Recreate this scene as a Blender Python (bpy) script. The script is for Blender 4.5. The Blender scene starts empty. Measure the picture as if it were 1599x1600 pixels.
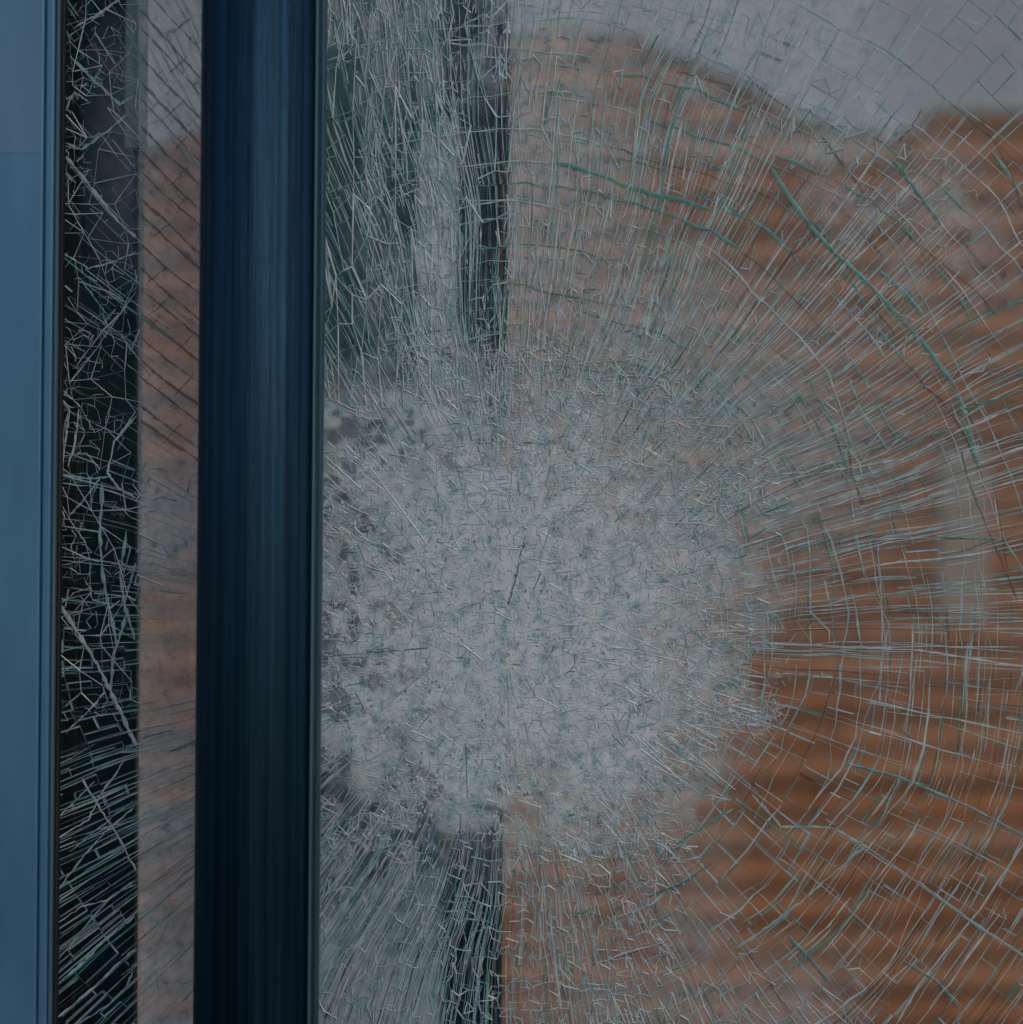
import bpy, math, random
import numpy as np
random.seed(7); rng = np.random.default_rng(7)
S = bpy.context.scene
COL = S.collection
R = math.radians

# ------------------------------------------------------------------ camera
D = 0.944                       # lens to glass, metres
MM = 0.4 / 1599                 # metres on the glass per photo pixel
ROLL = 0.5
cam = bpy.data.cameras.new('camera'); camo = bpy.data.objects.new('camera', cam); COL.objects.link(camo)
camo.location = (0, -D, 0); camo.rotation_euler = (R(90), 0, 0)
camo.rotation_euler = (R(90), -R(ROLL), 0)
cam.sensor_width = 36; cam.lens = 36 * D / 0.4
cam.clip_start = 0.01; cam.clip_end = 200
cam.dof.use_dof = True; cam.dof.focus_distance = D; cam.dof.aperture_fstop = 7.5
S.camera = camo

# ------------------------------------------------------------------ sky, sun, exposure
SUN_EL, SUN_AZ = 38, 32          # degrees; azimuth to the right of the viewing direction seen from the glass
w = bpy.data.worlds.new('World'); S.world = w; w.use_nodes = True
nt = w.node_tree; bg = nt.nodes['Background']
sky = nt.nodes.new('ShaderNodeTexSky'); sky.sky_type = 'NISHITA'; sky.sun_disc = False
sky.sun_elevation = R(SUN_EL); sky.sun_rotation = R(180 - SUN_AZ)
sky.dust_density = 1.0; sky.air_density = 1.0
nt.links.new(sky.outputs[0], bg.inputs[0]); bg.inputs[1].default_value = 0.115
sun = bpy.data.lights.new('sun', 'SUN'); sun.energy = 1.0; sun.angle = R(32); sun.color = (1, .96, .92)
suno = bpy.data.objects.new('sun', sun); COL.objects.link(suno)
suno.rotation_euler = (R(90 - SUN_EL), 0, R(SUN_AZ))
S.view_settings.view_transform = 'Standard'; S.view_settings.look = 'None'
S.view_settings.gamma = 1; S.view_settings.use_curve_mapping = False
S.view_settings.exposure = -0.48
S.render.engine = 'CYCLES'
S.cycles.transparent_max_bounces = 16; S.cycles.max_bounces = 2; S.cycles.diffuse_bounces = 2; S.cycles.use_adaptive_sampling = True; S.cycles.adaptive_threshold = .03

# ------------------------------------------------------------------ helpers
CR, SR = math.cos(R(ROLL)), math.sin(R(ROLL))
def P(x, y, d=0.0):
    """metres for a spot x, y given in photo pixels, on a plane d metres behind the glass"""
    k = (D + d) / D * MM
    return ((x - 800) * k, d, (800 - y) * k)
def X(x, d=0.0): return (x - 800) * (D + d) / D * MM
def Z(y, d=0.0): return (800 - y) * (D + d) / D * MM

def mesh(name, v, f, mats, parent=None, smooth=False, mi=None):
    me = bpy.data.meshes.new(name)
    me.from_pydata([tuple(p) for p in v], [], [tuple(q) for q in f])
    for m in (mats if isinstance(mats, (list, tuple)) else [mats]): me.materials.append(m)
    if mi is not None: me.polygons.foreach_set('material_index', np.asarray(mi, dtype=np.int32))
    if smooth: me.polygons.foreach_set('use_smooth', np.ones(len(me.polygons), dtype=bool))
    me.update()
    o = bpy.data.objects.new(name, me); COL.objects.link(o)
    if parent: o.parent = parent
    return o
def empty(name, loc=(0, 0, 0)):
    o = bpy.data.objects.new(name, None); COL.objects.link(o); o.location = loc; return o
def tag(o, label, cat, group=None):
    o['label'] = label; o['category'] = cat
    if group: o['group'] = group
def extrude(profile, z0, z1, nz=1, close=True):
    """vertical extrusion of an (x, y) outline"""
    n = len(profile); v = []; f = []
    for k in range(nz + 1):
        z = z0 + (z1 - z0) * k / nz
        v += [(p[0], p[1], z) for p in profile]
    for k in range(nz):
        for i in range(n):
            j = (i + 1) % n
            f.append((k * n + i, k * n + j, (k + 1) * n + j, (k + 1) * n + i))
    if close:
        f.append(tuple(range(n - 1, -1, -1))); f.append(tuple(nz * n + i for i in range(n)))
    return v, f
def rbox(x0, x1, y0, y1, b):
    return [(x0 + b, y0), (x1 - b, y0), (x1 - b * .3, y0 + b * .3), (x1, y0 + b), (x1, y1 - b), (x1 - b, y1), (x0 + b, y1), (x0, y1 - b), (x0, y0 + b), (x0 + b * .3, y0 + b * .3)]
def box(x0, x1, y0, y1, z0, z1, b=0.0008):
    xs = (x0, x1); 
    return extrude(rbox(x0, x1, y0, y1, b), z0, z1)

# ------------------------------------------------------------------ materials
def mat(name):
    m = bpy.data.materials.new(name); m.use_nodes = True
    t = m.node_tree; b = t.nodes['Principled BSDF']; return m, t, b
def node(t, kind, **kw):
    n = t.nodes.new(kind)
    for k, v in kw.items():
        if k in n.inputs: n.inputs[k].default_value = v
        else: setattr(n, k, v)
    return n
def coords(t, scale=(1, 1, 1)):
    c = node(t, 'ShaderNodeTexCoord'); m = node(t, 'ShaderNodeMapping'); m.inputs['Scale'].default_value = scale
    t.links.new(c.outputs['Object'], m.inputs['Vector']); return m.outputs[0]
def ramp(t, src, stops):
    r = node(t, 'ShaderNodeValToRGB'); e = r.color_ramp.elements
    while len(e) < len(stops): e.new(.5)
    for el, (p, c) in zip(e, stops): el.position = p; el.color = (*c, 1) if len(c) == 3 else c
    t.links.new(src, r.inputs[0]); return r.outputs[0]
def painted(name, c0, c1, rough=.4, metal=0.0, nscale=(60, 60, 4), bump=.05, spec=.5):
    m, t, b = mat(name)
    n = node(t, 'ShaderNodeTexNoise', Scale=1.0, Detail=5.0, Roughness=.6); t.links.new(coords(t, nscale), n.inputs['Vector'])
    t.links.new(ramp(t, n.outputs[0], [(.3, c0), (.7, c1)]), b.inputs['Base Color'])
    n2 = node(t, 'ShaderNodeTexNoise', Scale=1.0, Detail=4.0); t.links.new(coords(t, tuple(s * 6 for s in nscale)), n2.inputs['Vector'])
    t.links.new(ramp(t, n2.outputs[0], [(.3, (rough * .75,) * 3), (.7, (rough * 1.25,) * 3)]), b.inputs['Roughness'])
    bp = node(t, 'ShaderNodeBump', Strength=bump, Distance=.0005); t.links.new(n2.outputs[0], bp.inputs['Height']); t.links.new(bp.outputs[0], b.inputs['Normal'])
    b.inputs['Metallic'].default_value = metal; b.inputs['Specular IOR Level'].default_value = spec
    return m
M = {}
M['frame'] = painted('frame_blue_metal', (.055, .17, .30), (.095, .25, .40), .42, 0.3, (26, 26, 7), .08)
M['frametop'] = painted('frame_grey_blue_metal', (.075, .19, .315), (.125, .255, .385), .45, 0.25, (26, 26, 7), .08)
M['gasket'] = painted('gasket_rubber', (.012, .014, .016), (.03, .03, .034), .6, 0, (80, 80, 8), .1, .3)
M['seal'] = painted('seal_grey', (.07, .13, .17), (.11, .18, .22), .55, 0, (80, 80, 8), .1, .3)
M['tube'] = painted('handle_dark_blue_metal', (.002, .012, .023), (.018, .075, .135), .40, .7, (420, 420, 2.6), .5)
_t = M['tube'].node_tree; _b = _t.nodes['Principled BSDF']; _g = node(_t, 'ShaderNodeTangent', direction_type='RADIAL', axis='Z')
_t.links.new(_g.outputs[0], _b.inputs['Tangent']); _b.inputs['Anisotropic'].default_value = .85; _b.inputs['Anisotropic Rotation'].default_value = 0.25
M['lip'] = painted('handle_lip_metal', (.02, .065, .10), (.035, .09, .13), .35, .6, (420, 420, 2), .1)
M['painted_reflection'] = painted('handle_painted_reflection', (.05, .13, .18), (.08, .18, .23), .35, .4, (420, 420, 2), .1)  # paler than the tube: a reflection put into the colour
M['jamb'] = painted('jamb_black', (.001, .022, .030), (.003, .036, .048), .5, 0, (20, 20, 4), .05, .15)
M['jamblight'] = painted('jamb_painted_light', (.20, .28, .33), (.26, .34, .40), .5, 0, (20, 20, 4), .05)  # pale blue-grey: sky light put into the colour
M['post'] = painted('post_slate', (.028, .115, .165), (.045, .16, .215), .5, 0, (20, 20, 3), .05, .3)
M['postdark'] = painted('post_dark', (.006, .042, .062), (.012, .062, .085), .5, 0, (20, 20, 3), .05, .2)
M['mortar'] = painted('mortar', (.085, .042, .028), (.11, .056, .038), .9, 0, (20, 20, 20), .5, .1)
M['render'] = painted('pale_render', (.40, .39, .41), (.48, .47, .49), .9, 0, (3, 3, 3), .2, .1)
M['palebrick'] = painted('pale_brick', (.34, .235, .18), (.41, .30, .24), .9, 0, (9, 9, 9), .4, .1)
m, t, b = mat('board_orange_brown'); M['brick'] = m
oi = node(t, 'ShaderNodeObjectInfo')
cr = ramp(t, oi.outputs['Random'], [(0, (.38, .135, .050)), (.3, (.45, .165, .060)), (.6, (.50, .20, .085)), (.85, (.46, .155, .050)), (1, (.50, .23, .115))])
n = node(t, 'ShaderNodeTexNoise', Scale=14.0, Detail=6.0); t.links.new(coords(t), n.inputs['Vector'])
mx = node(t, 'ShaderNodeMix', data_type='RGBA', blend_type='MULTIPLY'); mx.inputs[0].default_value = .6
t.links.new(cr, mx.inputs[6]); t.links.new(ramp(t, n.outputs[0], [(.3, (.55, .5, .5)), (.65, (1, 1, 1))]), mx.inputs[7])
t.links.new(mx.outputs[2], b.inputs['Base Color']); b.inputs['Roughness'].default_value = .9

def glass_mat(name, tint, refl=1.0, rough=.03, bump=0.0, haze=0.0):
    m = bpy.data.materials.new(name); m.use_nodes = True; t = m.node_tree; t.nodes.clear()
    out = node(t, 'ShaderNodeOutputMaterial'); tr = node(t, 'ShaderNodeBsdfTransparent'); tr.inputs[0].default_value = (*tint, 1)
    gl = node(t, 'ShaderNodeBsdfGlossy', Roughness=rough); fr = node(t, 'ShaderNodeFresnel', IOR=1.45)
    ml = node(t, 'ShaderNodeMath', operation='MULTIPLY'); ml.inputs[1].default_value = refl
    t.links.new(fr.outputs[0], ml.inputs[0]); mx = node(t, 'ShaderNodeMixShader')
    t.links.new(ml.outputs[0], mx.inputs[0]); t.links.new(tr.outputs[0], mx.inputs[1]); t.links.new(gl.outputs[0], mx.inputs[2])
    last = mx.outputs[0]
    if bump:
        n = node(t, 'ShaderNodeTexNoise', Scale=90.0, Detail=3.0); t.links.new(coords(t), n.inputs['Vector'])
        bp = node(t, 'ShaderNodeBump', Strength=bump, Distance=.001); t.links.new(n.outputs[0], bp.inputs['Height'])
        t.links.new(bp.outputs[0], gl.inputs['Normal'])
    t.links.new(last, out.inputs[0]); return m
def fracture(name, col, opac, vary=.35, transl=.3, gloss=.08, solid=False):
    """broken glass surface: scatters white or green, partly see-through"""
    m = bpy.data.materials.new(name); m.use_nodes = True; t = m.node_tree; t.nodes.clear()
    out = node(t, 'ShaderNodeOutputMaterial'); df = node(t, 'ShaderNodeBsdfDiffuse'); tl = node(t, 'ShaderNodeBsdfTranslucent')
    gl = node(t, 'ShaderNodeBsdfGlossy', Roughness=.25)
    n = node(t, 'ShaderNodeTexNoise', Scale=260.0, Detail=1.0); t.links.new(coords(t), n.inputs['Vector'])
    c = ramp(t, n.outputs[0], [(.3, tuple(x * (1 - vary) for x in col)), (.7, col)])
    for s in (df, tl): t.links.new(c, s.inputs[0])
    m1 = node(t, 'ShaderNodeMixShader'); m1.inputs[0].default_value = transl
    t.links.new(df.outputs[0], m1.inputs[1]); t.links.new(tl.outputs[0], m1.inputs[2])
    m2 = node(t, 'ShaderNodeMixShader'); m2.inputs[0].default_value = gloss
    t.links.new(m1.outputs[0], m2.inputs[1]); t.links.new(gl.outputs[0], m2.inputs[2])
    if solid: t.links.new(m2.outputs[0], out.inputs[0]); return m
    tr = node(t, 'ShaderNodeBsdfTransparent'); m3 = node(t, 'ShaderNodeMixShader')
    m3.inputs[0].default_value = opac * .85
    t.links.new(tr.outputs[0], m3.inputs[1]); t.links.new(m2.outputs[0], m3.inputs[2])
    t.links.new(m3.outputs[0], out.inputs[0]); return m
M['sheet'] = glass_mat('glass_sheet', (.93, .96, .955), .07, .04, 0)
M['shard'] = glass_mat('glass_shard', (.975, .99, .99), .08, .06, 0)
F_MATS = [fracture('fracture_white', (.70, .82, .84), 1.0), fracture('fracture_pale_green', (.40, .70, .70), .95),
          fracture('fracture_green', (.07, .40, .36), 1.0), fracture('fracture_dark', (.035, .045, .04), .7), M['shard']]
WEB_MATS = [fracture('web_white', (.72, .82, .85), 1, .3, solid=True), fracture('web_pale_green', (.42, .63, .66), 1, .3, solid=True), fracture('web_green', (.07, .36, .34), 1, .3, solid=True)]
FLAKE_MATS = [fracture('crushed_white', (.78, .83, .84), 1, .12, solid=True), fracture('crushed_blue_grey', (.52, .64, .69), 1, .2, solid=True), fracture('crushed_green', (.24, .40, .45), 1, .3, solid=True)]

# ------------------------------------------------------------------ fields on the pane (photo pixels on the glass)
_G = {}
def vnoise(x, y, s, seed):
    if seed not in _G: _G[seed] = np.random.default_rng(seed).random((257, 257))
    g = _G[seed]
    u = np.asarray(x, float) / s + 40; v = np.asarray(y, float) / s + 40
    i = np.floor(u).astype(int); j = np.floor(v).astype(int); a = u - i; c = v - j
    a = a * a * (3 - 2 * a); c = c * c * (3 - 2 * c)
    g0 = lambda p, q: g[p % 257, q % 257]
    return (g0(i, j) * (1 - a) + g0(i + 1, j) * a) * (1 - c) + (g0(i, j + 1) * (1 - a) + g0(i + 1, j + 1) * a) * c
CX, CY = 795., 985.
def ss(a, b, x):
    u = np.clip((x - a) / (b - a), 0, 1); return u * u * (3 - 2 * u)
def band(x, a, b, s=25): return ss(a - s, a + s, x) * (1 - ss(b - s, b + s, x))
def frost(x, y):
    """how thoroughly the glass is crushed, 0..1"""
    x = np.asarray(x, float); y = np.asarray(y, float)
    dx, dy = x - CX, y - CY; r = np.hypot(dx, dy); a = np.arctan2(-dy, dx)
    wob = 60 * (vnoise(x, y, 90, 3) - .5) + 50 * (vnoise(x, y, 35, 4) - .5)
    wob = wob * 1.7
    core = 1 - ss(190, 455, np.hypot((x - 780) * .95, (y - 945) * 1.0) + wob)
    core = np.maximum(core, (1 - ss(130, 290, np.hypot(x - 955, y - 1110) + wob)) * .9)
    core = np.maximum(core, (1 - ss(90, 300, np.hypot(x - 650, y - 1090) + wob)) * .95)
    f = core * .95
    plume = band(x, 480, 900, 60) * (1 - ss(560, 760, y)) * .52
    plume += band(x, 652, 718, 10) * band(y, 190, 620, 40) * .55 + band(x, 560, 730, 50) * (1 - ss(90, 210, y)) * .25
    plume -= band(x, 722, 792, 6) * band(y, 150, 600, 40) * .25 + band(x, 505, 560, 20) * band(y, 140, 600, 40) * .22
    plume = plume - .20 * ss(.45, .8, vnoise(x * 1.9, y * .8, 60, 31)) * (plume > .1) + .1 * vnoise(x * 1.5, y * .7, 30, 32) * (plume > .1)
    f = np.maximum(f, plume)
    fan = band(a, R(20), R(110), R(20)) * (1 - ss(380, 760, r)) * .58 + band(a, R(60), R(100), R(12)) * .33 * (r > 300)
    f = np.maximum(f, fan)
    f = np.maximum(f, band(a, R(-70), R(30), R(15)) * (1 - ss(350, 560, r)) * .4)
    bl = band(x, 440, 690, 20) * ss(1180, 1300, y) * .62
    f = np.maximum(f, bl)
    f = np.maximum(f, band(x, 696, 788, 8) * ss(1180, 1300, y) * (.5 - .36 * ss(1270, 1330, y)))
    f = np.maximum(f, band(x, 790, 1080, 50) * ss(1200, 1300, y) * (.55 - .20 * ss(1300, 1420, y)))
    f = np.maximum(f, band(x, 900, 1400, 80) * ss(1400, 1580, y) * .42)
    left = band(x, 216, 400, 12)
    f = np.maximum(f, left * (.08 + .3 * band(y, 720, 900, 50) + .25 * band(y, 1120, 1250, 50) + .25 * ss(1280, 1400, y)))
    f = np.maximum(f, band(x, 150, 214, 20) * band(y, 760, 1130, 60) * .22)
    veil = ss(790, 840, x) * (.15 + .16 * band(a, R(25), R(85), R(15)) * (1 - ss(700, 1000, r)) + .2 * band(a, R(38), R(80), R(10)) * band(r, 860, 1010, 40))
    f = np.maximum(f, veil)
    return np.clip(f, 0, 1)

def holes(x, y):
    """places where the granules stayed clear"""
    x = np.asarray(x, float); y = np.asarray(y, float); r = np.hypot(x - CX, y - CY)
    sp = ss(.56, .70, .55 * vnoise(x, y, 15, 81) + .45 * vnoise(x, y, 48, 82))
    h = sp * ss(60, 200, r) * (1 - ss(420, 560, r)) * np.where(x < 795, .8, .4)
    up = 1 - ss(540, 640, y)
    st = ss(.45, .66, .6 * vnoise(x * 1.0, y * .35, 17, 83) + .4 * vnoise(x * .8, y * .4, 48, 84))
    big = band(x, 500, 565, 14) * band(y, 130, 600, 50) + band(x, 596, 650, 12) * band(y, 170, 380, 50) + band(x, 722, 792, 7) * band(y, 150, 600, 40) + band(x, 715, 760, 12) * band(y, -10, 70, 20)
    h = np.maximum(h, up * (x < 795) * (x > 480) * np.clip(.85 * st + .75 * big, 0, 1) * (1 - .9 * band(x, 655, 716, 8) * (y > 190)))
    h = np.maximum(h, band(x, 698, 790, 6) * ss(1270, 1340, y) * .8)
    return np.clip(h, 0, 1)
def haze_field(x, y):
    """smooth part of the crazing, too fine to see as lines"""
    x = np.asarray(x, float); y = np.asarray(y, float)
    dx, dy = x - CX, y - CY; r = np.hypot(dx, dy); a = np.arctan2(-dy, dx)
    wob = 120 * (vnoise(x, y, 80, 51) - .5) + 60 * (vnoise(x, y, 30, 52) - .5)
    h = 1.1 * (1 - ss(120, 490, np.hypot(x - 800, y - 965) + wob)) + .22 * (1 - ss(60, 230, np.hypot(x - 680, y - 1080) + wob)) + .2 * (1 - ss(40, 180, np.hypot(x - 880, y - 1120) + wob))
    h = np.maximum(h, .8 * (1 - ss(60, 260, np.hypot(x - 955, y - 1105) + wob * .7))); h = np.maximum(h, .8 * (1 - ss(80, 300, np.hypot(x - 890, y - 790) + wob))); h = np.maximum(h, .75 * (1 - ss(60, 240, np.hypot(x - 640, y - 690) + wob)))
    h = np.maximum(h, band(x, 652, 718, 8) * band(y, 190, 640, 60) * .72)
    h = np.maximum(h, band(x, 480, 794, 6) * (1 - ss(560, 700, y)) * (.20 + .14 * (1 - ss(80, 220, y))))
    h = np.maximum(h, band(a, R(15), R(100), R(18)) * (1 - ss(330, 900, r)) * .52)
    h = np.maximum(h, band(x, 440, 690, 12) * ss(1180, 1320, y) * (.28 + .14 * ss(1380, 1560, y)))
    h = np.maximum(h, band(x, 795, 1150, 60) * ss(1180, 1320, y) * .20); h = np.maximum(h, band(x, 850, 1330, 90) * ss(1400, 1590, y) * .28)
    h = np.maximum(h, band(x, 218, 420, 4) * (.44 + .22 * band(y, 720, 900, 50) + .22 * ss(1130, 1300, y)))
    h = np.maximum(h, band(x, 90, 214, 8) * (.16 * band(y, 60, 400, 90) * ss(110, 215, x)))
    h = np.maximum(h, ss(800, 850, x) * (.08 - .05 * ss(1000, 1200, y) + .26 * band(a, R(36), R(82), R(12)) * band(r, 800, 1020, 70) * vnoise(x, y, 34, 55) * 1.6))
    h = np.maximum(h, ss(795, 806, x) * (1 - ss(830, 1180, x)) * (1 - ss(560, 800, y)) * .46)
    h = np.maximum(h, ss(980, 1050, x) * (1 - ss(60, 190, y)) * .35 * (1 - ss(1300, 1500, x)))
    h = h * (.70 + .42 * vnoise(x, y, 46, 53) + .22 * vnoise(x, y, 17, 54))
    return np.clip(h * (1 - .8 * holes(x, y)), 0, .88)

# ================================================================== THE SETTING
# brick wall far behind the door
WD = 3.6; kW = (D + WD) / D
wall = empty('board_wall', (0, WD, Z(1700, WD)))
tag(wall, 'blurred orange-brown wall of horizontal boards seen through the cracked glass', 'wall')
def wl(v): return [(p[0], p[1] - WD, p[2] - Z(1700, WD)) for p in v]
zt = Z(172, WD); BH, BL, J = .066, .215, .011
x0w, x1w, z0w = X(-500, WD), X(2200, WD), Z(1900, WD)
TOP = [(-500, 420), (215, 245), (560, 130), (860, 40), (1000, 62), (1310, 205), (1425, 205), (1440, 172), (2200, 172)]
v, f = box(x0w, x1w, WD + .014, WD + .2, z0w, Z(10, WD), .001)
mesh('wall_backing', wl(v), f, M['mortar'], wall)
# pale render over the top of the boards, its lower edge running up and down
ol = [(X(a_, WD), Z(b_, WD)) for a_, b_ in TOP] + [(x1w, Z(-700, WD)), (x0w, Z(-700, WD))]; n_o = len(ol)
v = [(a_, -.030, b_ - Z(420, WD)) for a_, b_ in ol] + [(a_, -.020, b_ - Z(420, WD)) for a_, b_ in ol]
f = [tuple(range(n_o)), tuple(range(2 * n_o - 1, n_o - 1, -1))] + [(i, i + n_o, (i + 1) % n_o + n_o, (i + 1) % n_o) for i in range(n_o)]
ren = mesh('rendered_panel', v, f, M['render']); ren.location = (0, WD, Z(420, WD))
tag(ren, 'smooth pale grey panel above the orange-brown boards, clearest at top right', 'wall panel')
pitch, gap = .0645, .015
z = Z(36, WD) - pitch; cnt = 0
bv, bf = box(-.5, .5, -.012, .012, 0, pitch - gap, .004); bme = None
while z > Z(1760, WD):
    for (xa, xb) in ((x0w + .01, x1w - .01),):
        cut = [xa] + sorted(q for q in (X(620, WD) + random.uniform(-.3, .3), X(1290, WD) + random.uniform(-.35, .35)) if xa + .15 < q < xb - .15) + [xb]
        for c0, c1 in zip(cut[:-1], cut[1:]):
            if bme is None: o = mesh('board', bv, bf, M['brick'], wall); bme = o.data
            else: o = bpy.data.objects.new('board', bme); COL.objects.link(o); o.parent = wall
            o.scale = (max(.02, c1 - c0 - .004), 1, 1)
            o.location = ((c0 + c1) / 2, random.uniform(-.003, .003), z - Z(1700, WD) + random.uniform(-.002, .002))
            o.rotation_euler = (random.uniform(-.05, .05), random.uniform(-.0015, .0015), 0); cnt += 1
    z -= pitch
v, f = box(X(1464, WD), X(1546, WD), -.022, -.013, Z(965, WD), Z(690, WD), .004)
pp = mesh('wall_plate', [(p[0] - X(1505, WD), p[1], p[2] - Z(965, WD)) for p in v], f, M['palebrick']); pp.location = (X(1505, WD), WD, Z(965, WD))
tag(pp, 'blurred pale upright plate fixed to the orange-brown board wall', 'wall plate')
print('boards', cnt)

# ================================================================== POSTS BEHIND THE GLASS
ZB, ZT = -.36, .36
def roll_fix(o):
    """verticals lean half a degree in this door"""
    o.rotation_euler = (0, R(ROLL), 0)
d = .030
jamb = empty('door_jamb', (X(150, d), d, ZB)); tag(jamb, 'black door jamb behind the cracked glass beside the blue frame', 'door jamb')
def loc(v, o): return [(p[0] - o.location.x, p[1] - o.location.y, p[2] - o.location.z) for p in v]
v, f = box(X(20, d), X(216, d), d, d + .012, ZB, ZT, .001); mesh('jamb_body', loc(v, jamb), f, M['jamb'], jamb)
v, f = box(X(192, d), X(221, d), d - .004, d + .010, Z(238, d), ZT, .001); mesh('painted_edge_light', loc(v, jamb), f, M['jamblight'], jamb)  # strip added to paint the sky light on the jamb's upper edge
v, f = box(X(120, d), X(127, d), d - .003, d - .0004, ZB, ZT, .0006); mesh('groove_strip', loc(v, jamb), f, M['gasket'], jamb)
d = .045
post = empty('inner_post', (X(600, d), d, ZB)); tag(post, 'dark slate inner door post behind the shattered glass, right of the handle', 'door post')
v, f = box(X(360, d), X(694, d), d, d + .06, ZB, ZT, .0015); mesh('post_face', loc(v, post), f, M['post'], post)
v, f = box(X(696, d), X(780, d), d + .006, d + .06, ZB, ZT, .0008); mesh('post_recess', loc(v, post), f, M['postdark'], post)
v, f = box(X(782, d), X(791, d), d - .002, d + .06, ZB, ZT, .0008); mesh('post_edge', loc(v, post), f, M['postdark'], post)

# ================================================================== BLUE FRAME AND HANDLE IN FRONT
d = -.012
frame = empty('door_frame', (X(40, d), d, ZB)); tag(frame, 'flat steel blue metal door frame along the left edge', 'door frame')
seam = Z(246, d)
for (z0, z1, dy) in ((ZB, seam - .00002, 0), (seam + .00002, ZT, -.00012)):
    v, f = box(X(-420, d), X(64, d), d + dy, d + .05, z0, z1, .0008); mesh('frame_profile', loc(v, frame), f, M['frametop' if dy else 'frame'], frame)
v, f = box(X(64.5, d), X(79, d), d + .0018, d + .05, ZB, ZT, .0009); mesh('frame_step', loc(v, frame), f, M['frame'], frame)
v, f = box(X(79.3, d), X(85, d), d + .004, d + .05, ZB, ZT, .0006); mesh('glazing_bead', loc(v, frame), f, M['seal'], frame)
v, f = box(X(85.3, d), X(91, d), d + .007, d + .05, ZB, ZT, .0006); mesh('gasket', loc(v, frame), f, M['gasket'], frame)

d = -.060
hc, hr = X(404, d), (X(498, d) - X(310, d)) / 2
handle = empty('door_handle', (hc, d, ZB)); tag(handle, 'thick dark blue metal pull bar standing in front of the cracked glass', 'handle')
prof = []
for i in range(72):
    a = 2 * math.pi * i / 72
    prof.append((hr * math.cos(a), hr * math.sin(a)))
v, f = extrude(prof, 0, ZT - ZB, 1); o = mesh('tube', v, f, M['tube'], handle, smooth=True)
for q in o.data.polygons:
    if len(q.vertices) > 4: q.use_smooth = False
lipx0, lipx1 = hr * .94, hr + .0012
v, f = box(lipx0, lipx1, .0, .010, 0, ZT - ZB, .0009); mesh('edge_lip', v, f, M['lip'], handle)
v, f = box(hr * .925, hr * .965, -.0100, -.0005, 0, ZT - ZB, .0006); mesh('painted_reflection', v, f, M['painted_reflection'], handle)  # slim strip added, its pale colour painting the bar's thin reflection line

# ================================================================== THE SHATTERED PANE
pane = empty('glass_pane', (-ZB * SR, 0, ZB * CR)); pane.rotation_euler = (0, -R(ROLL), 0); tag(pane, 'shattered glass door pane with white crushed centre and radiating cracks', 'glass pane')
OFF = (0, 0, -ZB)
PX0, PX1, PY0, PY1 = 60, 2050, -420, 2020
v, f = box(X(PX0), X(PX1), .0008, .0065, Z(PY1), Z(PY0), .0004)
mesh('glass_sheet', [(p[0], p[1], p[2] - ZB) for p in v], f, M['sheet'], pane)

# --- frosted interlayer: fine crazing too small to pick apart
GX, GY = 420, 510
gx = np.linspace(PX0 + 4, PX1 - 4, GX); gy = np.linspace(PY0 + 4, PY1 - 4, GY)
ux, uy = np.meshgrid(gx, gy)
fr = frost(ux, uy)
V = np.stack([(ux - 800) * MM, -.0010 - .00050 * (1 - ss(300, 480, np.hypot(ux - CX, uy - CY))), (800 - uy) * MM - ZB], -1).reshape(-1, 3)
idx = np.arange(GX * GY).reshape(GY, GX)
Q = np.stack([idx[:-1, :-1], idx[1:, :-1], idx[1:, 1:], idx[:-1, 1:]], -1).reshape(-1, 4)
hz_ = haze_field(ux, uy); fr = fr * (1 - .8 * holes(ux, uy))
Q = Q[np.maximum(fr, hz_).reshape(-1)[Q].max(1) > .02]
m = bpy.data.materials.new('crazed_interlayer'); m.use_nodes = True; t = m.node_tree; t.nodes.clear()
out = node(t, 'ShaderNodeOutputMaterial'); at = node(t, 'ShaderNodeAttribute', attribute_name='crazing')
df = node(t, 'ShaderNodeBsdfDiffuse'); tl = node(t, 'ShaderNodeBsdfTranslucent'); tr = node(t, 'ShaderNodeBsdfTransparent')
pa = node(t, 'ShaderNodeAttribute', attribute_name='polar')
n = node(t, 'ShaderNodeTexNoise', Scale=1.0, Detail=3.0, Roughness=.65); t.links.new(pa.outputs['Vector'], n.inputs['Vector'])
nb = node(t, 'ShaderNodeTexNoise', Scale=260.0, Detail=3.0, Roughness=.75); t.links.new(coords(t), nb.inputs['Vector'])
av = node(t, 'ShaderNodeMix', data_type='FLOAT'); av.inputs[0].default_value = .5
t.links.new(n.outputs[0], av.inputs[2]); t.links.new(nb.outputs[0], av.inputs[3])
ad = node(t, 'ShaderNodeMath', operation='MULTIPLY_ADD'); t.links.new(av.outputs[0], ad.inputs[0]); ad.inputs[1].default_value = 2.6; ad.inputs[2].default_value = -1.3
sm = node(t, 'ShaderNodeMath', operation='ADD'); t.links.new(ad.outputs[0], sm.inputs[0]); t.links.new(at.outputs['Fac'], sm.inputs[1])
al = ramp(t, sm.outputs[0], [(.30, (0, 0, 0)), (1.0, (.55, .55, .55))])
mu = node(t, 'ShaderNodeMath', operation='MULTIPLY'); t.links.new(al, mu.inputs[0])
gt = node(t, 'ShaderNodeMath', operation='MULTIPLY'); gt.inputs[1].default_value = 3; gt.use_clamp = True
t.links.new(at.outputs['Fac'], gt.inputs[0]); t.links.new(gt.outputs[0], mu.inputs[1])
nc = node(t, 'ShaderNodeTexNoise', Scale=190.0, Detail=5.0, Roughness=.7); t.links.new(coords(t), nc.inputs['Vector'])
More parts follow.
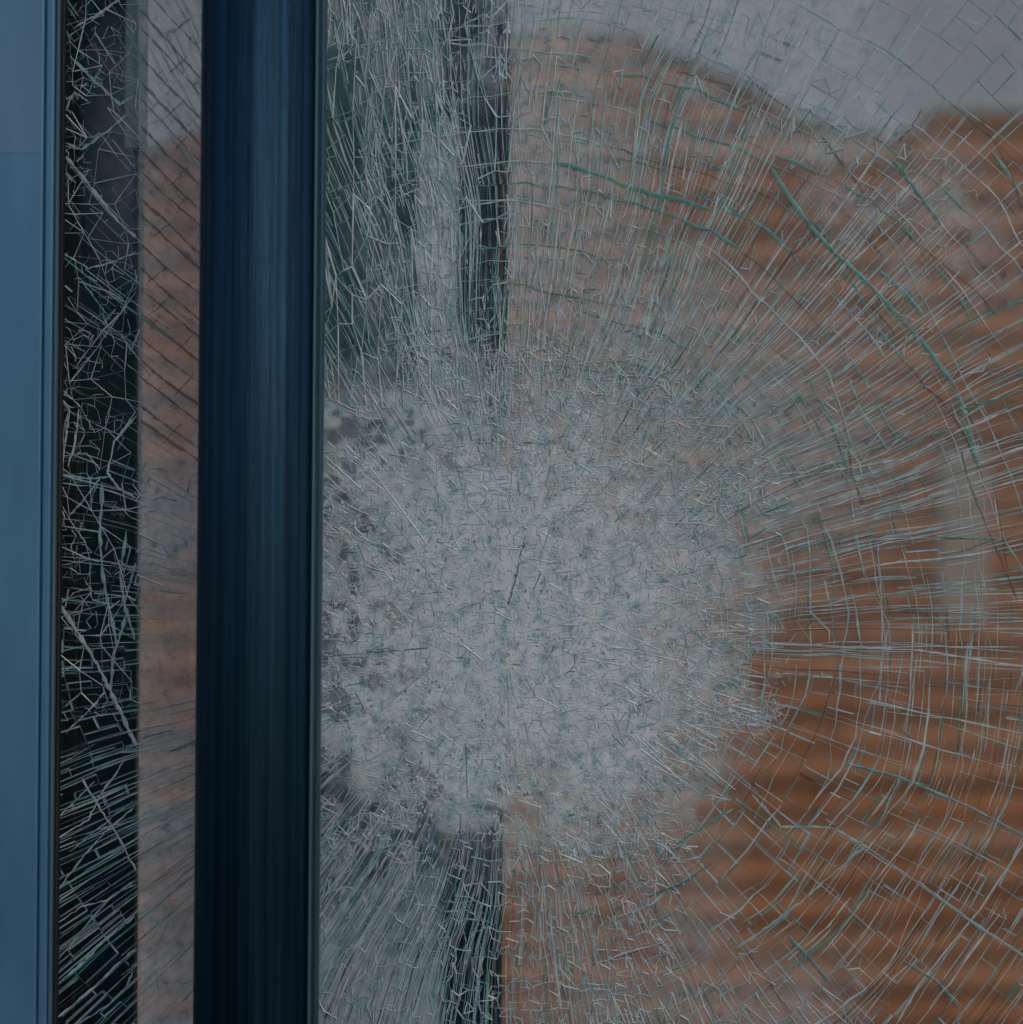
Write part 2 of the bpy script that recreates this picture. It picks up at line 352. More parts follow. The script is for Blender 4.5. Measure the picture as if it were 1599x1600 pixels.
cc = ramp(t, nc.outputs[0], [(.33, (.20, .36, .42)), (.43, (.52, .66, .71)), (.58, (.77, .81, .81))])
for s_ in (df, tl): t.links.new(cc, s_.inputs[0])
m1 = node(t, 'ShaderNodeMixShader'); m1.inputs[0].default_value = .12; t.links.new(df.outputs[0], m1.inputs[1]); t.links.new(tl.outputs[0], m1.inputs[2])
m2 = node(t, 'ShaderNodeMixShader'); hz = node(t, 'ShaderNodeAttribute', attribute_name='haze')
mxm = node(t, 'ShaderNodeMath', operation='MAXIMUM'); t.links.new(mu.outputs[0], mxm.inputs[0]); t.links.new(hz.outputs['Fac'], mxm.inputs[1])
t.links.new(mxm.outputs[0], m2.inputs[0]); t.links.new(tr.outputs[0], m2.inputs[1]); t.links.new(m1.outputs[0], m2.inputs[2])
t.links.new(m2.outputs[0], out.inputs[0])
il = mesh('crazed_interlayer', V.tolist(), Q.tolist(), m, pane); il['kind'] = 'stuff'
dxy = np.hypot(ux - CX, uy - CY); th_ = np.mod(np.arctan2(uy - CY, ux - CX), 2 * math.pi)
th_ = np.where(th_ > math.pi, th_ - 2 * math.pi, th_)
pol_ = np.stack([th_ * 55, dxy * .018, np.zeros_like(dxy)], -1)
pa_ = il.data.attributes.new('polar', 'FLOAT_VECTOR', 'POINT'); pa_.data.foreach_set('vector', pol_.reshape(-1).astype(np.float32))
hz2 = il.data.attributes.new('haze', 'FLOAT', 'POINT'); hz2.data.foreach_set('value', hz_.reshape(-1).astype(np.float32))
at_ = il.data.attributes.new('crazing', 'FLOAT', 'POINT'); at_.data.foreach_set('value', fr.reshape(-1).astype(np.float32))

# --- shards: cells between radial and ring cracks
def warp(x, y):
    wx = 26 * (vnoise(x, y, 170, 11) - .5) + 4 * (vnoise(x, y, 48, 12) - .5)
    wy = 26 * (vnoise(x, y, 170, 13) - .5) + 4 * (vnoise(x, y, 48, 14) - .5)
    return x + wx, y + wy
def pol(r, a):
    x, y = CX + r * math.cos(a), CY - r * math.sin(a)
    wx, wy = warp(x, y); return float(wx), float(wy)
def target(r, a):
    """width along the ring and along the ray, in pixels"""
    deg = math.degrees(a) % 360
    x, y = CX + r * math.cos(a), CY - r * math.sin(a)
    if deg < 8 or deg >= 350: return 46, 62
    if deg < 70: return (15, 80) if r < 560 else ((26, 60) if r < 760 else ((42, 58) if r < 880 else (62, 80)))
    if deg < 100: return (13, 70) if r < 800 else (22, 60)
    if deg < 135: return (14, 60)
    if deg < 170: return (20, 70)
    if deg < 195: return (24, 50)
    if deg < 250: return (15, 80)
    if deg < 280: return (12, 44)
    if deg < 312: return (22, 48) if r < 620 else (34, 60)
    return (40, 44) if r < 560 else (75, 34)
cells = []
def split(r0, r1, a0, a1, depth=0):
    rm, am = (r0 + r1) / 2, (a0 + a1) / 2
    x, y = CX + rm * math.cos(am), CY - rm * math.sin(am)
    ext = max(r1 - r0, rm * (a1 - a0))
    if x + ext < PX0 or x - ext > PX1 or y + ext < PY0 or y - ext > PY1: return
    outside = x < PX0 - 20 or x > 1700 or y < -60 or y > 1680
    wt, wr = target(rm, am)
    if outside: wt, wr = max(wt, 40) * 1.5, max(wr, 40) * 1.5
    kt, kr = rm * (a1 - a0) / wt, (r1 - r0) / wr
    lim = random.uniform(.8, 1.7)
    if max(kt, kr) > lim and depth < 26:
        s = random.uniform(.36, .64)
        if kt > kr: c = a0 + (a1 - a0) * s; split(r0, r1, a0, c, depth + 1); split(r0, r1, c, a1, depth + 1)
        else: c = r0 + (r1 - r0) * s; split(r0, c, a0, a1, depth + 1); split(c, r1, a0, a1, depth + 1)
        return
    cells.append((r0, r1, a0, a1))
rings = [300, 425, 505, 592, 690, 788, 925, 1080, 1300, 1650]
for ra, rb in zip(rings[:-1], rings[1:]):
    for k in range(12): split(ra, rb, R(k * 30 - 15), R(k * 30 + 15))
def inner(q, wds):
    """inset a convex quad: each edge moved in by its own width"""
    n = len(q); lines = []
    for i in range(n):
        a, b = q[i], q[(i + 1) % n]; dx, dy = b[0] - a[0], b[1] - a[1]; L = math.hypot(dx, dy) or 1e-6
        nx, ny = -dy / L, dx / L; lines.append((a[0] + nx * wds[i], a[1] + ny * wds[i], dx / L, dy / L))
    res = []
    for i in range(n):
        x1, y1, ax, ay = lines[i - 1]; x2, y2, bx, by = lines[i]
        den = ax * by - ay * bx
        if abs(den) < 1e-4: return None
        s = ((x2 - x1) * by - (y2 - y1) * bx) / den; res.append((x1 + ax * s, y1 + ay * s))
    return res
shards = []
for (r0, r1, a0, a1) in cells:
    q = [pol(r0, a0), pol(r0, a1), pol(r1, a1), pol(r1, a0)]     # ray edge, ring edge...
    q = [q[0], q[3], q[2], q[1]]          # edges: ray a0, outer ring, ray a1, inner ring
    area = 0
    for i in range(4):
        xa, ya = q[i]; xb, yb = q[(i + 1) % 4]; area += xa * yb - xb * ya
    if area < 0: q = q[::-1]; flip = True
    else: flip = False
    area = abs(area) / 2
    cx_ = sum(p[0] for p in q) / 4; cy_ = sum(p[1] for p in q) / 4
    if not (PX0 + 6 < cx_ < PX1 - 6 and PY0 + 6 < cy_ < PY1 - 6): continue
    if float(frost(cx_, cy_)) > .8: continue
    ws = min(math.dist(q[i], q[(i + 1) % 4]) for i in range(4))
    cap = ws * .22; wds = []; mi = []
    rm, am = (r0 + r1) / 2, math.degrees((a0 + a1) / 2) % 360
    for i in range(4):
        L0, L1 = q[i], q[(i + 1) % 4]
        ray = abs((L1[0] - L0[0]) * (CX - cx_) + (L1[1] - L0[1]) * (CY - cy_)) > .7 * math.dist(L0, L1) * math.hypot(CX - cx_, CY - cy_)
        wd = random.choice((.5, .8, 1.1, 1.5, 2.1)) if ray else random.choice((.4, .7, 1.2, 2.4))
        wds.append(min(wd, cap))
        u = random.random()
        if cx_ < 215: mi.append((0 if u < .15 else (1 if u < .3 else 4)) if cy_ < 1000 else (0 if u < .4 else (1 if u < .65 else 4)))
        elif cx_ < 320 and cy_ < 760: mi.append(3 if u < .55 else (2 if u < .65 else 4))
        elif ray: mi.append(0 if u < .42 else (1 if u < .68 else (2 if u < .74 else (3 if u < .79 else 4))))
        else: mi.append(0 if u < .2 else (1 if u < .42 else (2 if u < .62 else (3 if u < .76 else 4))))
    ib = inner(q, [.3] * 4); tp = inner(q, [.3 + x for x in wds])
    if ib is None or tp is None: continue
    vis = 97 < cx_ < 1599 and 0 < cy_ < 1600 and not (300 < cx_ < 510)
    shards.append((area if vis else area * 1e-3, (cx_, cy_), ib, tp, mi))
shards.sort(key=lambda s: -s[0])
def shard_geo(s, centre):
    _, (cx_, cy_), ib, tp, mi = s
    tx, tz = random.gauss(0, .012), random.gauss(0, .012)
    th = random.uniform(.0004, .0007); vv = []
    for (x, y) in ib: vv.append(((x - cx_) * MM, .0, -(y - cy_) * MM))
    for (x, y) in tp:
        lx, lz = (x - cx_) * MM, -(y - cy_) * MM
        vv.append((lx, -th + max(-.0003, min(.0003, lx * tx + lz * tz)), lz))
    ff = [(i, (i + 1) % 4, 4 + (i + 1) % 4, 4 + i) for i in range(4)] + [(4, 5, 6, 7)]
    if not centre:
        vv = [(p[0] + (cx_ - 800) * MM, p[1], p[2] + (800 - cy_) * MM - ZB) for p in vv]
    return vv, ff, mi + [4]
SF = F_MATS
for s in shards[:300]:
    vv, ff, mi = shard_geo(s, True)
    o = mesh('shard', vv, ff, SF, pane, mi=mi); o.location = ((s[1][0] - 800) * MM, 0, (800 - s[1][1]) * MM - ZB)
V, Fc, MI = [], [], []
for s in shards[300:]:
    vv, ff, mi = shard_geo(s, False); b0 = len(V); V += vv; Fc += [tuple(i + b0 for i in q) for q in ff]; MI += mi
o = mesh('small_shards', V, Fc, SF, pane, mi=MI); o['kind'] = 'stuff'
print('shards', len(shards))

# --- crushed flakes
def bulk(name, V, Fc, mats, mi):
    o = mesh(name, V, Fc, mats, pane, mi=mi); o['kind'] = 'stuff'; return o
N = 260000
xs = rng.uniform(90, 1640, N); ys = rng.uniform(-30, 1640, N)
ff_ = frost(xs, ys)
rr = np.hypot(xs - CX, ys - CY); aa = np.arctan2(ys - CY, xs - CX)
# noise stretched along the rays makes streaks; plain noise in the crushed core
pn = vnoise(aa * 900 + 3000, rr * .12, 14, 21) * .6 + vnoise(aa * 900 + 3000, rr * .3, 40, 22) * .4
cn = vnoise(xs, ys, 15, 23) * .55 + vnoise(xs, ys, 34, 24) * .45
isc = 1 - ss(260, 420, rr)
nn = cn * isc + (.55 * pn + .45 * cn) * (1 - isc)
p = ss(.62, 1.02, ff_ * .95 + nn * .62) * (ff_ > .03)
keep = rng.random(N) < p * (.06 + .08 * isc)
xs, ys, rr, aa, ff_, isc = (q[keep] for q in (xs, ys, rr, aa, ff_, isc)); n_ = len(xs)
print('flakes', n_)
ang = np.where(rng.random(n_) < isc * .8 + .15, rng.uniform(0, 6.28, n_), aa + rng.normal(0, .10, n_))
L = np.where(isc > .5, rng.gamma(2, 2.0, n_), rng.gamma(3, 4.2, n_)) + 3; Wd = rng.uniform(.6, 1.8, n_) + isc * rng.gamma(2, 1.0, n_)
ca, sa = np.cos(ang), np.sin(ang)
def pt(u, v_, h):
    x = xs + u * ca - v_ * sa; y = ys + u * sa + v_ * ca
    return np.stack([(x - 800) * MM, -h, (800 - y) * MM - ZB], -1)
base = rng.uniform(.0014, .00165, n_); tip = base + rng.uniform(.00002, .00016, n_)
A = pt(-L / 2, rng.uniform(-.4, .4, n_) * Wd, base); B = pt(L * .1, Wd * rng.uniform(.5, 1, n_), base)
C = pt(L / 2, rng.uniform(-.5, .5, n_) * Wd, base); Dd = pt(-L * .05, -Wd * rng.uniform(.5, 1, n_), base); E = pt(rng.uniform(-.2, .2, n_) * L, rng.uniform(-.4, .4, n_) * Wd, tip)
V = np.stack([A, B, C, Dd, E], 1).reshape(-1, 3)
b0 = (np.arange(n_) * 5)[:, None]
T = np.concatenate([b0 + np.array([[0, 1, 4]]), b0 + np.array([[1, 2, 4]]), b0 + np.array([[2, 3, 4]]), b0 + np.array([[3, 0, 4]])], 1).reshape(-1, 3)
cl = .6 * vnoise(xs, ys, 26, 41) + .4 * vnoise(xs, ys, 95, 42)
u = rng.random(n_) * .55 + (1 - cl) * .75 - .2 * isc; mi = np.where(u < .42, 0, np.where(u < .76, 1, 2))
bulk('crushed_glass', V.tolist(), T.tolist(), FLAKE_MATS, np.repeat(mi, 4))

# --- crack ridges
def ridge(pts, wds, h0, V, Fc, MI, mi):
    """low two-sided ridge along a polyline"""
    n = len(pts); b0 = len(V)
    for i, (x, y) in enumerate(pts):
        xa, ya = pts[max(i - 1, 0)]; xb, yb = pts[min(i + 1, n - 1)]; dx, dy = xb - xa, yb - ya; q = math.hypot(dx, dy) or 1
        nx, ny = -dy / q, dx / q; w_ = wds[i]
        for s, h in ((-1, h0), (0, h0 + w_ * MM * .12), (1, h0)):
            V.append(((x + nx * w_ * s - 800) * MM, -h, (800 - y - ny * w_ * s) * MM - ZB))
    for i in range(n - 1):
        k = b0 + i * 3
        Fc.append((k, k + 1, k + 4, k + 3)); Fc.append((k + 1, k + 2, k + 5, k + 4)); MI += [mi, mi]
V, Fc, MI = [], [], []
def add_line(pts, w_, mi, sub=4, jit=2.0):
    fine = []
    for (xa, ya), (xb, yb) in zip(pts[:-1], pts[1:]):
        for k in range(sub): fine.append((xa + (xb - xa) * k / sub + random.uniform(-jit, jit), ya + (yb - ya) * k / sub + random.uniform(-jit, jit)))
    fine.append(pts[-1])
    wd = [w_ * random.uniform(.3, 1.4) for _ in fine]; wd[0] = wd[-1] = w_ * .3
    ridge(fine, wd, random.uniform(.0012, .0016), V, Fc, MI, mi)
# rays: straight, running from one ring crack to another
def ring_r(r0, a): return r0 * (1 + .07 * (float(vnoise(math.degrees(a) % 360 * 3 + r0 * 7, r0 * 3, 60, 61)) - .5))
RR = [330, 372, 415, 455, 500, 545, 592, 640, 690, 740, 788, 855, 925, 1000, 1090, 1200]
for k in range(1250):
    deg = random.choice((random.uniform(-12, 80), random.uniform(5, 75), random.uniform(60, 125), random.uniform(195, 290), random.uniform(0, 360)))
    a = R(deg); i0 = random.randrange(0, 10); i1 = min(len(RR) - 1, i0 + random.choice((1, 2, 2, 3, 4, 5, 6, 7)))
    n_p = 2 + (i1 - i0); a1_ = a + random.gauss(0, .012)
    pts = [pol(ring_r(RR[i0] + (RR[i1] - RR[i0]) * i / (n_p - 1), a), a + (a1_ - a) * i / (n_p - 1)) for i in range(n_p)]
    big = random.random() < .12
    add_line(pts, random.uniform(1.1, 1.6) if big else random.uniform(.45, .95), random.choices((0, 1, 2, 3), (6, 4, .8, .8))[0], 1, 0)
for k in range(420):                       # close-set rays below left, between the handle and the recess
    a = R(random.uniform(208, 268)); r0 = random.uniform(300, 560); r1 = r0 + random.uniform(60, 260)
    add_line([pol(r0, a), pol((r0 + r1) / 2, a + random.gauss(0, .003)), pol(r1, a + random.gauss(0, .005))], random.uniform(.4, 1.1), random.choices((0, 1, 2, 3), (5, 4, .7, 1.6))[0], 1, 0)
# rings: long arcs made of joined straight runs, kinked where they meet the rays
for r0 in RR + [350, 395, 435, 480, 525, 568, 615, 665, 715, 765, 820, 890, 960, 1040]:
    lo, hi = (-88, 100) if r0 > 400 else (-60, 75)
    a = R(lo + random.uniform(0, 15)); end = R(hi)
    while a < end:
        run = random.uniform(.08, .45); up = R(15) < a < R(65) and 680 < r0 < 960
        mi_ = random.choices((0, 1, 2, 3), (1.0, 2.5, 7, 1.8) if up else (3, 6, 1.2, .5))[0]
        w_ = random.choice((.6, .8, 1.1, 1.5)) * (random.uniform(1.3, 2.2) if up and mi_ >= 2 else 1); off = random.gauss(0, 6); pts = []
        m_ = max(2, int(run * r0 / 26))
        for i in range(m_ + 1):
            aa_ = a + run * i / m_; pts.append(pol(ring_r(r0, aa_) + off * math.sin(math.pi * i / m_) + random.gauss(0, 1.6), aa_))
        if random.random() < .93: add_line(pts, w_, mi_, 1, 0)
        a += run * (1 if random.random() < .85 else 1.3)
# fine close-set rings, lower right
for k in range(190):
    a = R(random.uniform(-50, -2)); r = random.uniform(620, 1000); da = random.uniform(.06, .2)
    pts = [pol(r, a + da * i / 5) for i in range(6)]
    add_line(pts, random.uniform(.4, .9), random.choices((0, 1, 3), (6, 3, 1))[0], 1, 0)
bulk('fine_cracks', V, Fc, F_MATS, MI)

# --- the cracks one can pick out, each a part of its own
WHT, PALE, GRN, DRK = 0, 1, 2, 3
main = [
 (GRN, 5, [(1205, 265), (1240, 320), (1290, 385), (1345, 432), (1400, 490), (1450, 548), (1492, 606)]),
 (GRN, 4.5, [(1398, 252), (1432, 300), (1470, 352)]), (GRN, 3, [(1492, 606), (1508, 660), (1530, 735)]),
 (DRK, 2.6, [(1283, 212), (1320, 262), (1362, 318)]), (DRK, 2.4, [(1235, 318), (1262, 345), (1290, 372)]),
 (DRK, 2.2, [(1530, 185), (1560, 235), (1580, 275), (1596, 330)]), (DRK, 2, [(1056, 112), (1110, 126), (1145, 136)]),
 (DRK, 2, [(1165, 118), (1200, 150), (1235, 172)]), (PALE, 3, [(1290, 190), (1345, 226), (1398, 262)]),
 (WHT, 2.6, [(1135, 775), (1260, 742), (1410, 718), (1500, 672), (1599, 632)]), (PALE, 2.6, [(1160, 810), (1240, 795), (1350, 765), (1450, 742)]),
 (WHT, 2.6, [(1180, 1004), (1330, 1010), (1440, 1016), (1500, 1026), (1610, 1042)]),
 (PALE, 2.4, [(1370, 848), (1376, 920), (1378, 1010), (1374, 1100)]), (PALE, 2.2, [(1236, 860), (1244, 910), (1242, 965)]),
 (WHT, 2, [(1122, 830), (1122, 900), (1130, 990)]), (GRN, 4, [(1058, 1318), (1100, 1290), (1145, 1262)]),
 (GRN, 3.4, [(1320, 1192), (1400, 1212), (1440, 1228), (1520, 1262), (1600, 1305)]),
 (PALE, 3.4, [(1175, 1240), (1220, 1290), (1300, 1292), (1360, 1326), (1450, 1388), (1520, 1440), (1610, 1500)]),
 (GRN, 4, [(1232, 1462), (1270, 1502), (1300, 1540)]), (GRN, 2.6, [(1410, 1500), (1460, 1530), (1500, 1574)]),
 (PALE, 3.4, [(1350, 1322), (1300, 1365), (1255, 1405), (1210, 1440), (1150, 1480)]), (WHT, 2.6, [(1610, 1300), (1530, 1420), (1440, 1530), (1400, 1600)]),
 (DRK, 2.4, [(1165, 1484), (1200, 1530), (1240, 1590)]), (WHT, 2.2, [(1330, 1400), (1290, 1450), (1230, 1500)]),
 (WHT, 2.0, [(1599, 375), (1500, 455), (1400, 525), (1300, 590)]), (WHT, 2.0, [(1599, 172), (1500, 268), (1380, 365), (1330, 410)]),
 (WHT, 1.8, [(1520, 205), (1440, 285), (1380, 340)]), (PALE, 2.2, [(1599, 500), (1500, 545), (1400, 620), (1250, 690)]),
 (PALE, 2.6, [(1326, 590), (1345, 640), (1385, 700)]), (GRN, 3, [(1278, 622), (1300, 660), (1325, 740)]), (DRK, 2.2, [(1325, 690), (1330, 740), (1350, 790)]),
 (PALE, 3, [(1150, 630), (1180, 660), (1200, 705)]), (DRK, 1.8, [(1390, 345), (1450, 395), (1530, 460), (1560, 500)]),
 (PALE, 2, [(1330, 770), (1336, 830), (1350, 900)]), (PALE, 2.2, [(1400, 918), (1465, 918), (1560, 920)]), (GRN, 2.2, [(1465, 840), (1560, 842)]),
 (GRN, 5, [(1375, 425), (1410, 455), (1440, 492)]), (GRN, 4, [(1262, 352), (1300, 392)]), (GRN, 3.4, [(1480, 522), (1540, 490), (1605, 468)]), (GRN, 3.4, [(1550, 240), (1572, 270), (1592, 305)]),
 (GRN, 3, [(1500, 642), (1535, 630), (1605, 610)]), (DRK, 2.4, [(1352, 470), (1385, 505), (1402, 530)]), (DRK, 2.4, [(1440, 170), (1425, 200), (1400, 225)]), (GRN, 3, [(1090, 305), (1130, 320), (1165, 345)]), (GRN, 3, [(1130, 770), (1160, 800), (1170, 850)]), (PALE, 3, [(1190, 980), (1195, 1060), (1185, 1130)]), (GRN, 2.6, [(1010, 1400), (1060, 1382), (1110, 1350)]), (DRK, 2.2, [(1500, 700), (1515, 760), (1540, 820), (1590, 940)]),
 # over the black jamb
 (PALE, 4.5, [(112, 90), (150, 128), (190, 165), (212, 150)]), (PALE, 3, [(108, 60), (150, 30), (182, 5)]), (WHT, 2.6, [(118, 45), (160, 20), (190, 0)]),
 (PALE, 3.6, [(200, 180), (165, 210), (130, 235), (105, 225)]), (WHT, 4.5, [(105, 245), (150, 300), (185, 345), (215, 372)]), (PALE, 3, [(140, 160), (118, 145), (102, 180)]),
 (WHT, 2.6, [(100, 395), (140, 420), (180, 410), (215, 395)]), (PALE, 2.6, [(215, 455), (180, 505), (150, 550), (110, 600)]), (WHT, 1.8, [(200, 480), (160, 520), (120, 575)]),
 (PALE, 2.2, [(130, 440), (160, 480), (175, 500)]), (WHT, 4, [(112, 640), (105, 680), (98, 740)]), (WHT, 3, [(125, 640), (120, 690), (108, 730)]),
 (WHT, 3.6, [(215, 650), (180, 690), (170, 740), (190, 765), (218, 780)]), (PALE, 3, [(100, 742), (140, 748), (172, 745)]), (PALE, 5, [(162, 755), (158, 830), (162, 900), (175, 960), (185, 1010)]),
 (PALE, 2.6, [(160, 745), (130, 785), (112, 805)]), (WHT, 5.5, [(96, 945), (125, 990), (150, 1030), (165, 1060), (190, 1110), (215, 1165)]),
 (PALE, 5.5, [(200, 830), (190, 900), (200, 960), (180, 1020), (175, 1080)]), (PALE, 3.5, [(215, 880), (196, 940), (212, 1000)]), (WHT, 2, [(95, 945), (120, 925), (145, 918)]),
 (WHT, 2, [(92, 1055), (115, 1040), (130, 1030)]), (WHT, 2.6, [(105, 1145), (150, 1100), (165, 1080)]), (PALE, 1.8, [(90, 1195), (120, 1180), (150, 1162)]),
 (WHT, 2.8, [(130, 1215), (160, 1265), (190, 1310), (215, 1360)]), (WHT, 2.6, [(90, 1310), (140, 1280), (160, 1240), (195, 1190)]), (WHT, 2.4, [(92, 1390), (130, 1340), (165, 1300), (212, 1260)]),
 (WHT, 2.6, [(86, 1445), (130, 1415), (170, 1405), (212, 1375)]), (PALE, 2.6, [(92, 1500), (140, 1440), (180, 1395), (215, 1380)]), (WHT, 3, [(86, 1540), (130, 1505), (170, 1465), (212, 1430)]),
 (WHT, 2.8, [(90, 1590), (150, 1540), (200, 1492), (215, 1480)]), (PALE, 2.6, [(120, 1600), (170, 1570), (200, 1540), (210, 1515)]), (WHT, 2.2, [(95, 1275), (125, 1245), (150, 1220)]), (PALE, 2, [(110, 1330), (160, 1290), (210, 1250)]),
 # in the crushed middle
 (DRK, 2.6, [(822, 835), (812, 880), (802, 920), (795, 945)]), (DRK, 2.2, [(838, 1110), (856, 1150), (862, 1190)]),
 # left of the handle, over the pale wall
]
for k in range(20):
    yy = -20 + k * 36 + random.uniform(-8, 8)
    main.append((DRK, random.uniform(1.0, 2.3), [(222, yy), (262, yy + random.uniform(44, 52) * (1 - k * .021)), (318, yy + random.uniform(104, 116) * (1 - k * .021))]))
for k in range(11):
    xx = random.uniform(222, 280); yy = 50 + k * 64 + random.uniform(-15, 15); main.append((DRK, random.uniform(.6, 1.2), [(xx, yy), (xx + 30, yy - random.uniform(20, 34))]))
for mi, w_, pts in main:
    V, Fc, MI = [], [], []
    if mi == GRN:                          # an opened crack: both broken edges and the face between them show
        off_ = random.uniform(2.5, 4.5) * random.choice((-1, 1))
        add_line([(x + off_ * random.uniform(.4, 1.2), y + off_ * random.uniform(-.6, .2)) for x, y in pts], .9, PALE, 6, .8)
        add_line([(x - off_ * random.uniform(.3, 1.0), y + off_ * random.uniform(-.2, .6)) for x, y in pts], .7, DRK if random.random() < .6 else GRN, 6, .8)
        w_ *= .62
    add_line(pts, w_ * (.5 if pts[0][0] < 225 and mi != DRK else (1.0 if mi == GRN else (1.1 if pts[0][0] < 330 else .6))), mi, 8, .9)
    mesh('crack', V, Fc, F_MATS, pane, mi=MI)

# --- connected web of cracks round each granule in the crushed zones
def segs(x1, y1, x2, y2, w1, w2, mi, h):
    dx, dy = x2 - x1, y2 - y1; q = np.hypot(dx, dy) + 1e-6; nx, ny = -dy / q, dx / q; out = []
    for (x, y, w_) in ((x1, y1, w1), (x2, y2, w2)):
        for sg, up in ((-1, 0), (0, 1), (1, 0)):
            out.append(np.stack([(x + nx * w_ * sg - 800) * MM, -(h + up * .00012 * w_), (800 - y - ny * w_ * sg) * MM - ZB], -1))
    V = np.stack(out, 1).reshape(-1, 3); b0 = (np.arange(len(x1)) * 6)[:, None]
    T = np.concatenate([b0 + np.array([[0, 1, 4, 3]]), b0 + np.array([[1, 2, 5, 4]])], 1).reshape(-1, 4)
    return V, T, np.repeat(mi, 2)
packs = []
def web(gxn, gyn, place, keep, wfn, mw, jit=.4, diag=.35):
    i, j = np.meshgrid(np.arange(gxn), np.arange(gyn)); 
    x, y = place(i + rng.uniform(-jit, jit, i.shape), j + rng.uniform(-jit, jit, i.shape))
    E = [(x[:, :-1], y[:, :-1], x[:, 1:], y[:, 1:], 1.0), (x[:-1], y[:-1], x[1:], y[1:], 1.0), (x[:-1, :-1], y[:-1, :-1], x[1:, 1:], y[1:, 1:], diag)]
    for (xa, ya, xb, yb, pr) in E:
        xa, ya, xb, yb = (q.ravel() for q in (xa, ya, xb, yb)); mx_, my_ = (xa + xb) / 2, (ya + yb) / 2
        ok = (rng.random(len(xa)) < keep(mx_, my_) * pr) & (mx_ > 92) & (mx_ < 1650) & (my_ > -40) & (my_ < 1650) & (np.hypot(xb - xa, yb - ya) < 130)
        xa, ya, xb, yb, mx_, my_ = (q[ok] for q in (xa, ya, xb, yb, mx_, my_)); n = len(xa)
        wd = wfn(mx_, my_); mi = rng.choice(3, n, p=mw)
        packs.append(segs(xa, ya, xb, yb, wd * rng.uniform(.4, 1.3, n), wd * rng.uniform(.4, 1.3, n), mi, rng.uniform(.0013, .0017, n)))
def rad_of(x, y): return np.hypot(x - CX, y - CY)
def fade(x, y): return frost(x, y) * (1 - .75 * holes(x, y)) * (.45 + 1.0 * vnoise(x, y, 42, 71)) 
bright = lambda x, y: .55 + .9 * vnoise(x, y, 60, 72)
# granules in the core: closed cells, fine and coarse
inc = lambda x, y: ss(.30, .62, fade(x, y) + .25 * frost(x, y)) * (1 - ss(400, 520, rad_of(x, y)))
web(90, 92, lambda i, j: (440 + (i + .5 * (j % 1 > .5)) * 9.0, 520 + j * 9.0), lambda x, y: .85 * inc(x, y), lambda x, y: rng.uniform(.30, .75, len(x)) * bright(x, y), (.62, .34, .04), .42, 0.1)
web(38, 40, lambda i, j: (440 + i * 21, 520 + j * 21), lambda x, y: .9 * inc(x, y), lambda x, y: rng.uniform(.4, 1.1, len(x)) * bright(x, y), (.72, .26, .02), .45, 0.1)
# long bright streaks thrown out from the point of impact
n = 170; a_ = rng.uniform(0, 2 * math.pi, n); r_ = rng.uniform(60, 330, n); l_ = rng.gamma(2, 35, n) + 25; b_ = a_ + rng.normal(0, .07, n); jx, jy = rng.normal(0, 45, n), rng.normal(0, 45, n)
packs.append(segs(CX + jx + r_ * np.cos(a_), CY + jy - r_ * np.sin(a_), CX + jx + (r_ + l_) * np.cos(b_), CY + jy - (r_ + l_) * np.sin(b_), rng.uniform(.4, 1.2, n), rng.uniform(.2, .7, n), rng.choice(3, n, p=(.75, .23, .02)), rng.uniform(.0013, .0017, n)))
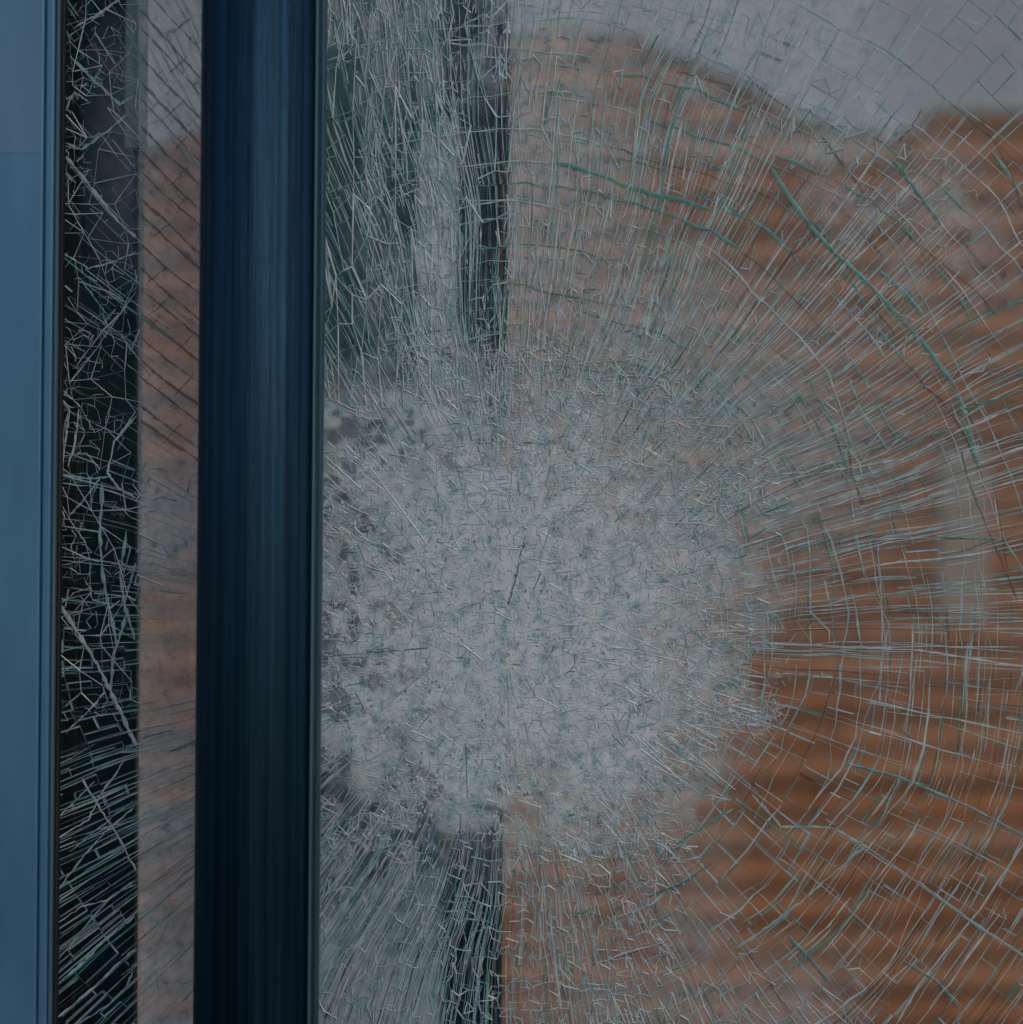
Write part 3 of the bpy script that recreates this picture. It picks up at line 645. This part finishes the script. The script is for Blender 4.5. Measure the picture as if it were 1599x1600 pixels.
# drawn-out granules along the rays
for (ra, rb, dt, dr, kk) in ((190, 330, 12, 24, .35), (300, 460, 11, 34, .75), (440, 640, 11, 38, .8), (620, 820, 12, 42, .85), (800, 1120, 13, 46, .85)):
    na = int(2 * math.pi * (ra + rb) / 2 / dt); nr = int((rb - ra) / dr) + 1
    def place(i, j, ra=ra, na=na, dr=dr):
        a = i / na * 2 * math.pi; r = ra + j * dr; return warp(CX + r * np.cos(a), CY - r * np.sin(a))
    def keepf(x, y, kk=kk):
        f_ = fade(x, y); return min(1, kk + .15) * ss(.16, .50, f_)
    web(na + 1, nr, place, keepf, lambda x, y: rng.uniform(.35, 1.05, len(x)) * bright(x, y), (.5, .42, .08), .36, .15)
# streaks over the post, right of the handle at the top: drawn out almost upright
web(36, 20, lambda i, j: (488 + i * 9 + 4 * np.sin(j * 1.3), -50 + j * 36), lambda x, y: .9 * ss(.14, .5, fade(x, y) + .06) * (x < 800), lambda x, y: rng.uniform(.35, 1.15, len(x)) * bright(x, y), (.5, .44, .06), .45, .15)
web(15, 10, lambda i, j: (488 + i * 22, -50 + j * 74), lambda x, y: .8 * (x < 800), lambda x, y: rng.uniform(.5, 1.6, len(x)), (.6, .38, .02), .5, .3)
# over the black jamb
jn = lambda x, y: ss(.42, .70, vnoise(x, y, 60, 73) + .14 * ss(600, 800, y) * (1 - ss(1080, 1180, y)))
web(11, 90, lambda i, j: (92 + i * 12.5, -30 + j * 13), lambda x, y: .6 * jn(x, y) * (x < 222) * (1 - .75 * ss(1100, 1250, y)), lambda x, y: rng.uniform(.2, .6, len(x)), (.3, .6, .1), .45, .1)
web(5, 34, lambda i, j: (92 + i * 34 + 9 * np.sin(j), -30 + j * 34), lambda x, y: .78 * (x < 222) * (1 - .6 * ss(1100, 1250, y)), lambda x, y: rng.uniform(.35, .9, len(x)), (.45, .52, .03), .48, .25)
# bottom, beside and over the dark recess
web(30, 26, lambda i, j: (690 + i * 13, 1270 + j * 14), lambda x, y: .55 * (1 - .5 * ss(900, 1080, x)), lambda x, y: rng.uniform(.5, 1.2, len(x)), (.35, .5, .15), .42, .2)
V = []; T = []; MI = []; b0 = 0
for v_, t_, m_ in packs: V.append(v_); T.append(t_ + b0); MI.append(m_); b0 += len(v_)
bulk('crack_web', np.concatenate(V).tolist(), np.concatenate(T).tolist(), WEB_MATS, np.concatenate(MI))
print('web', b0 // 6)
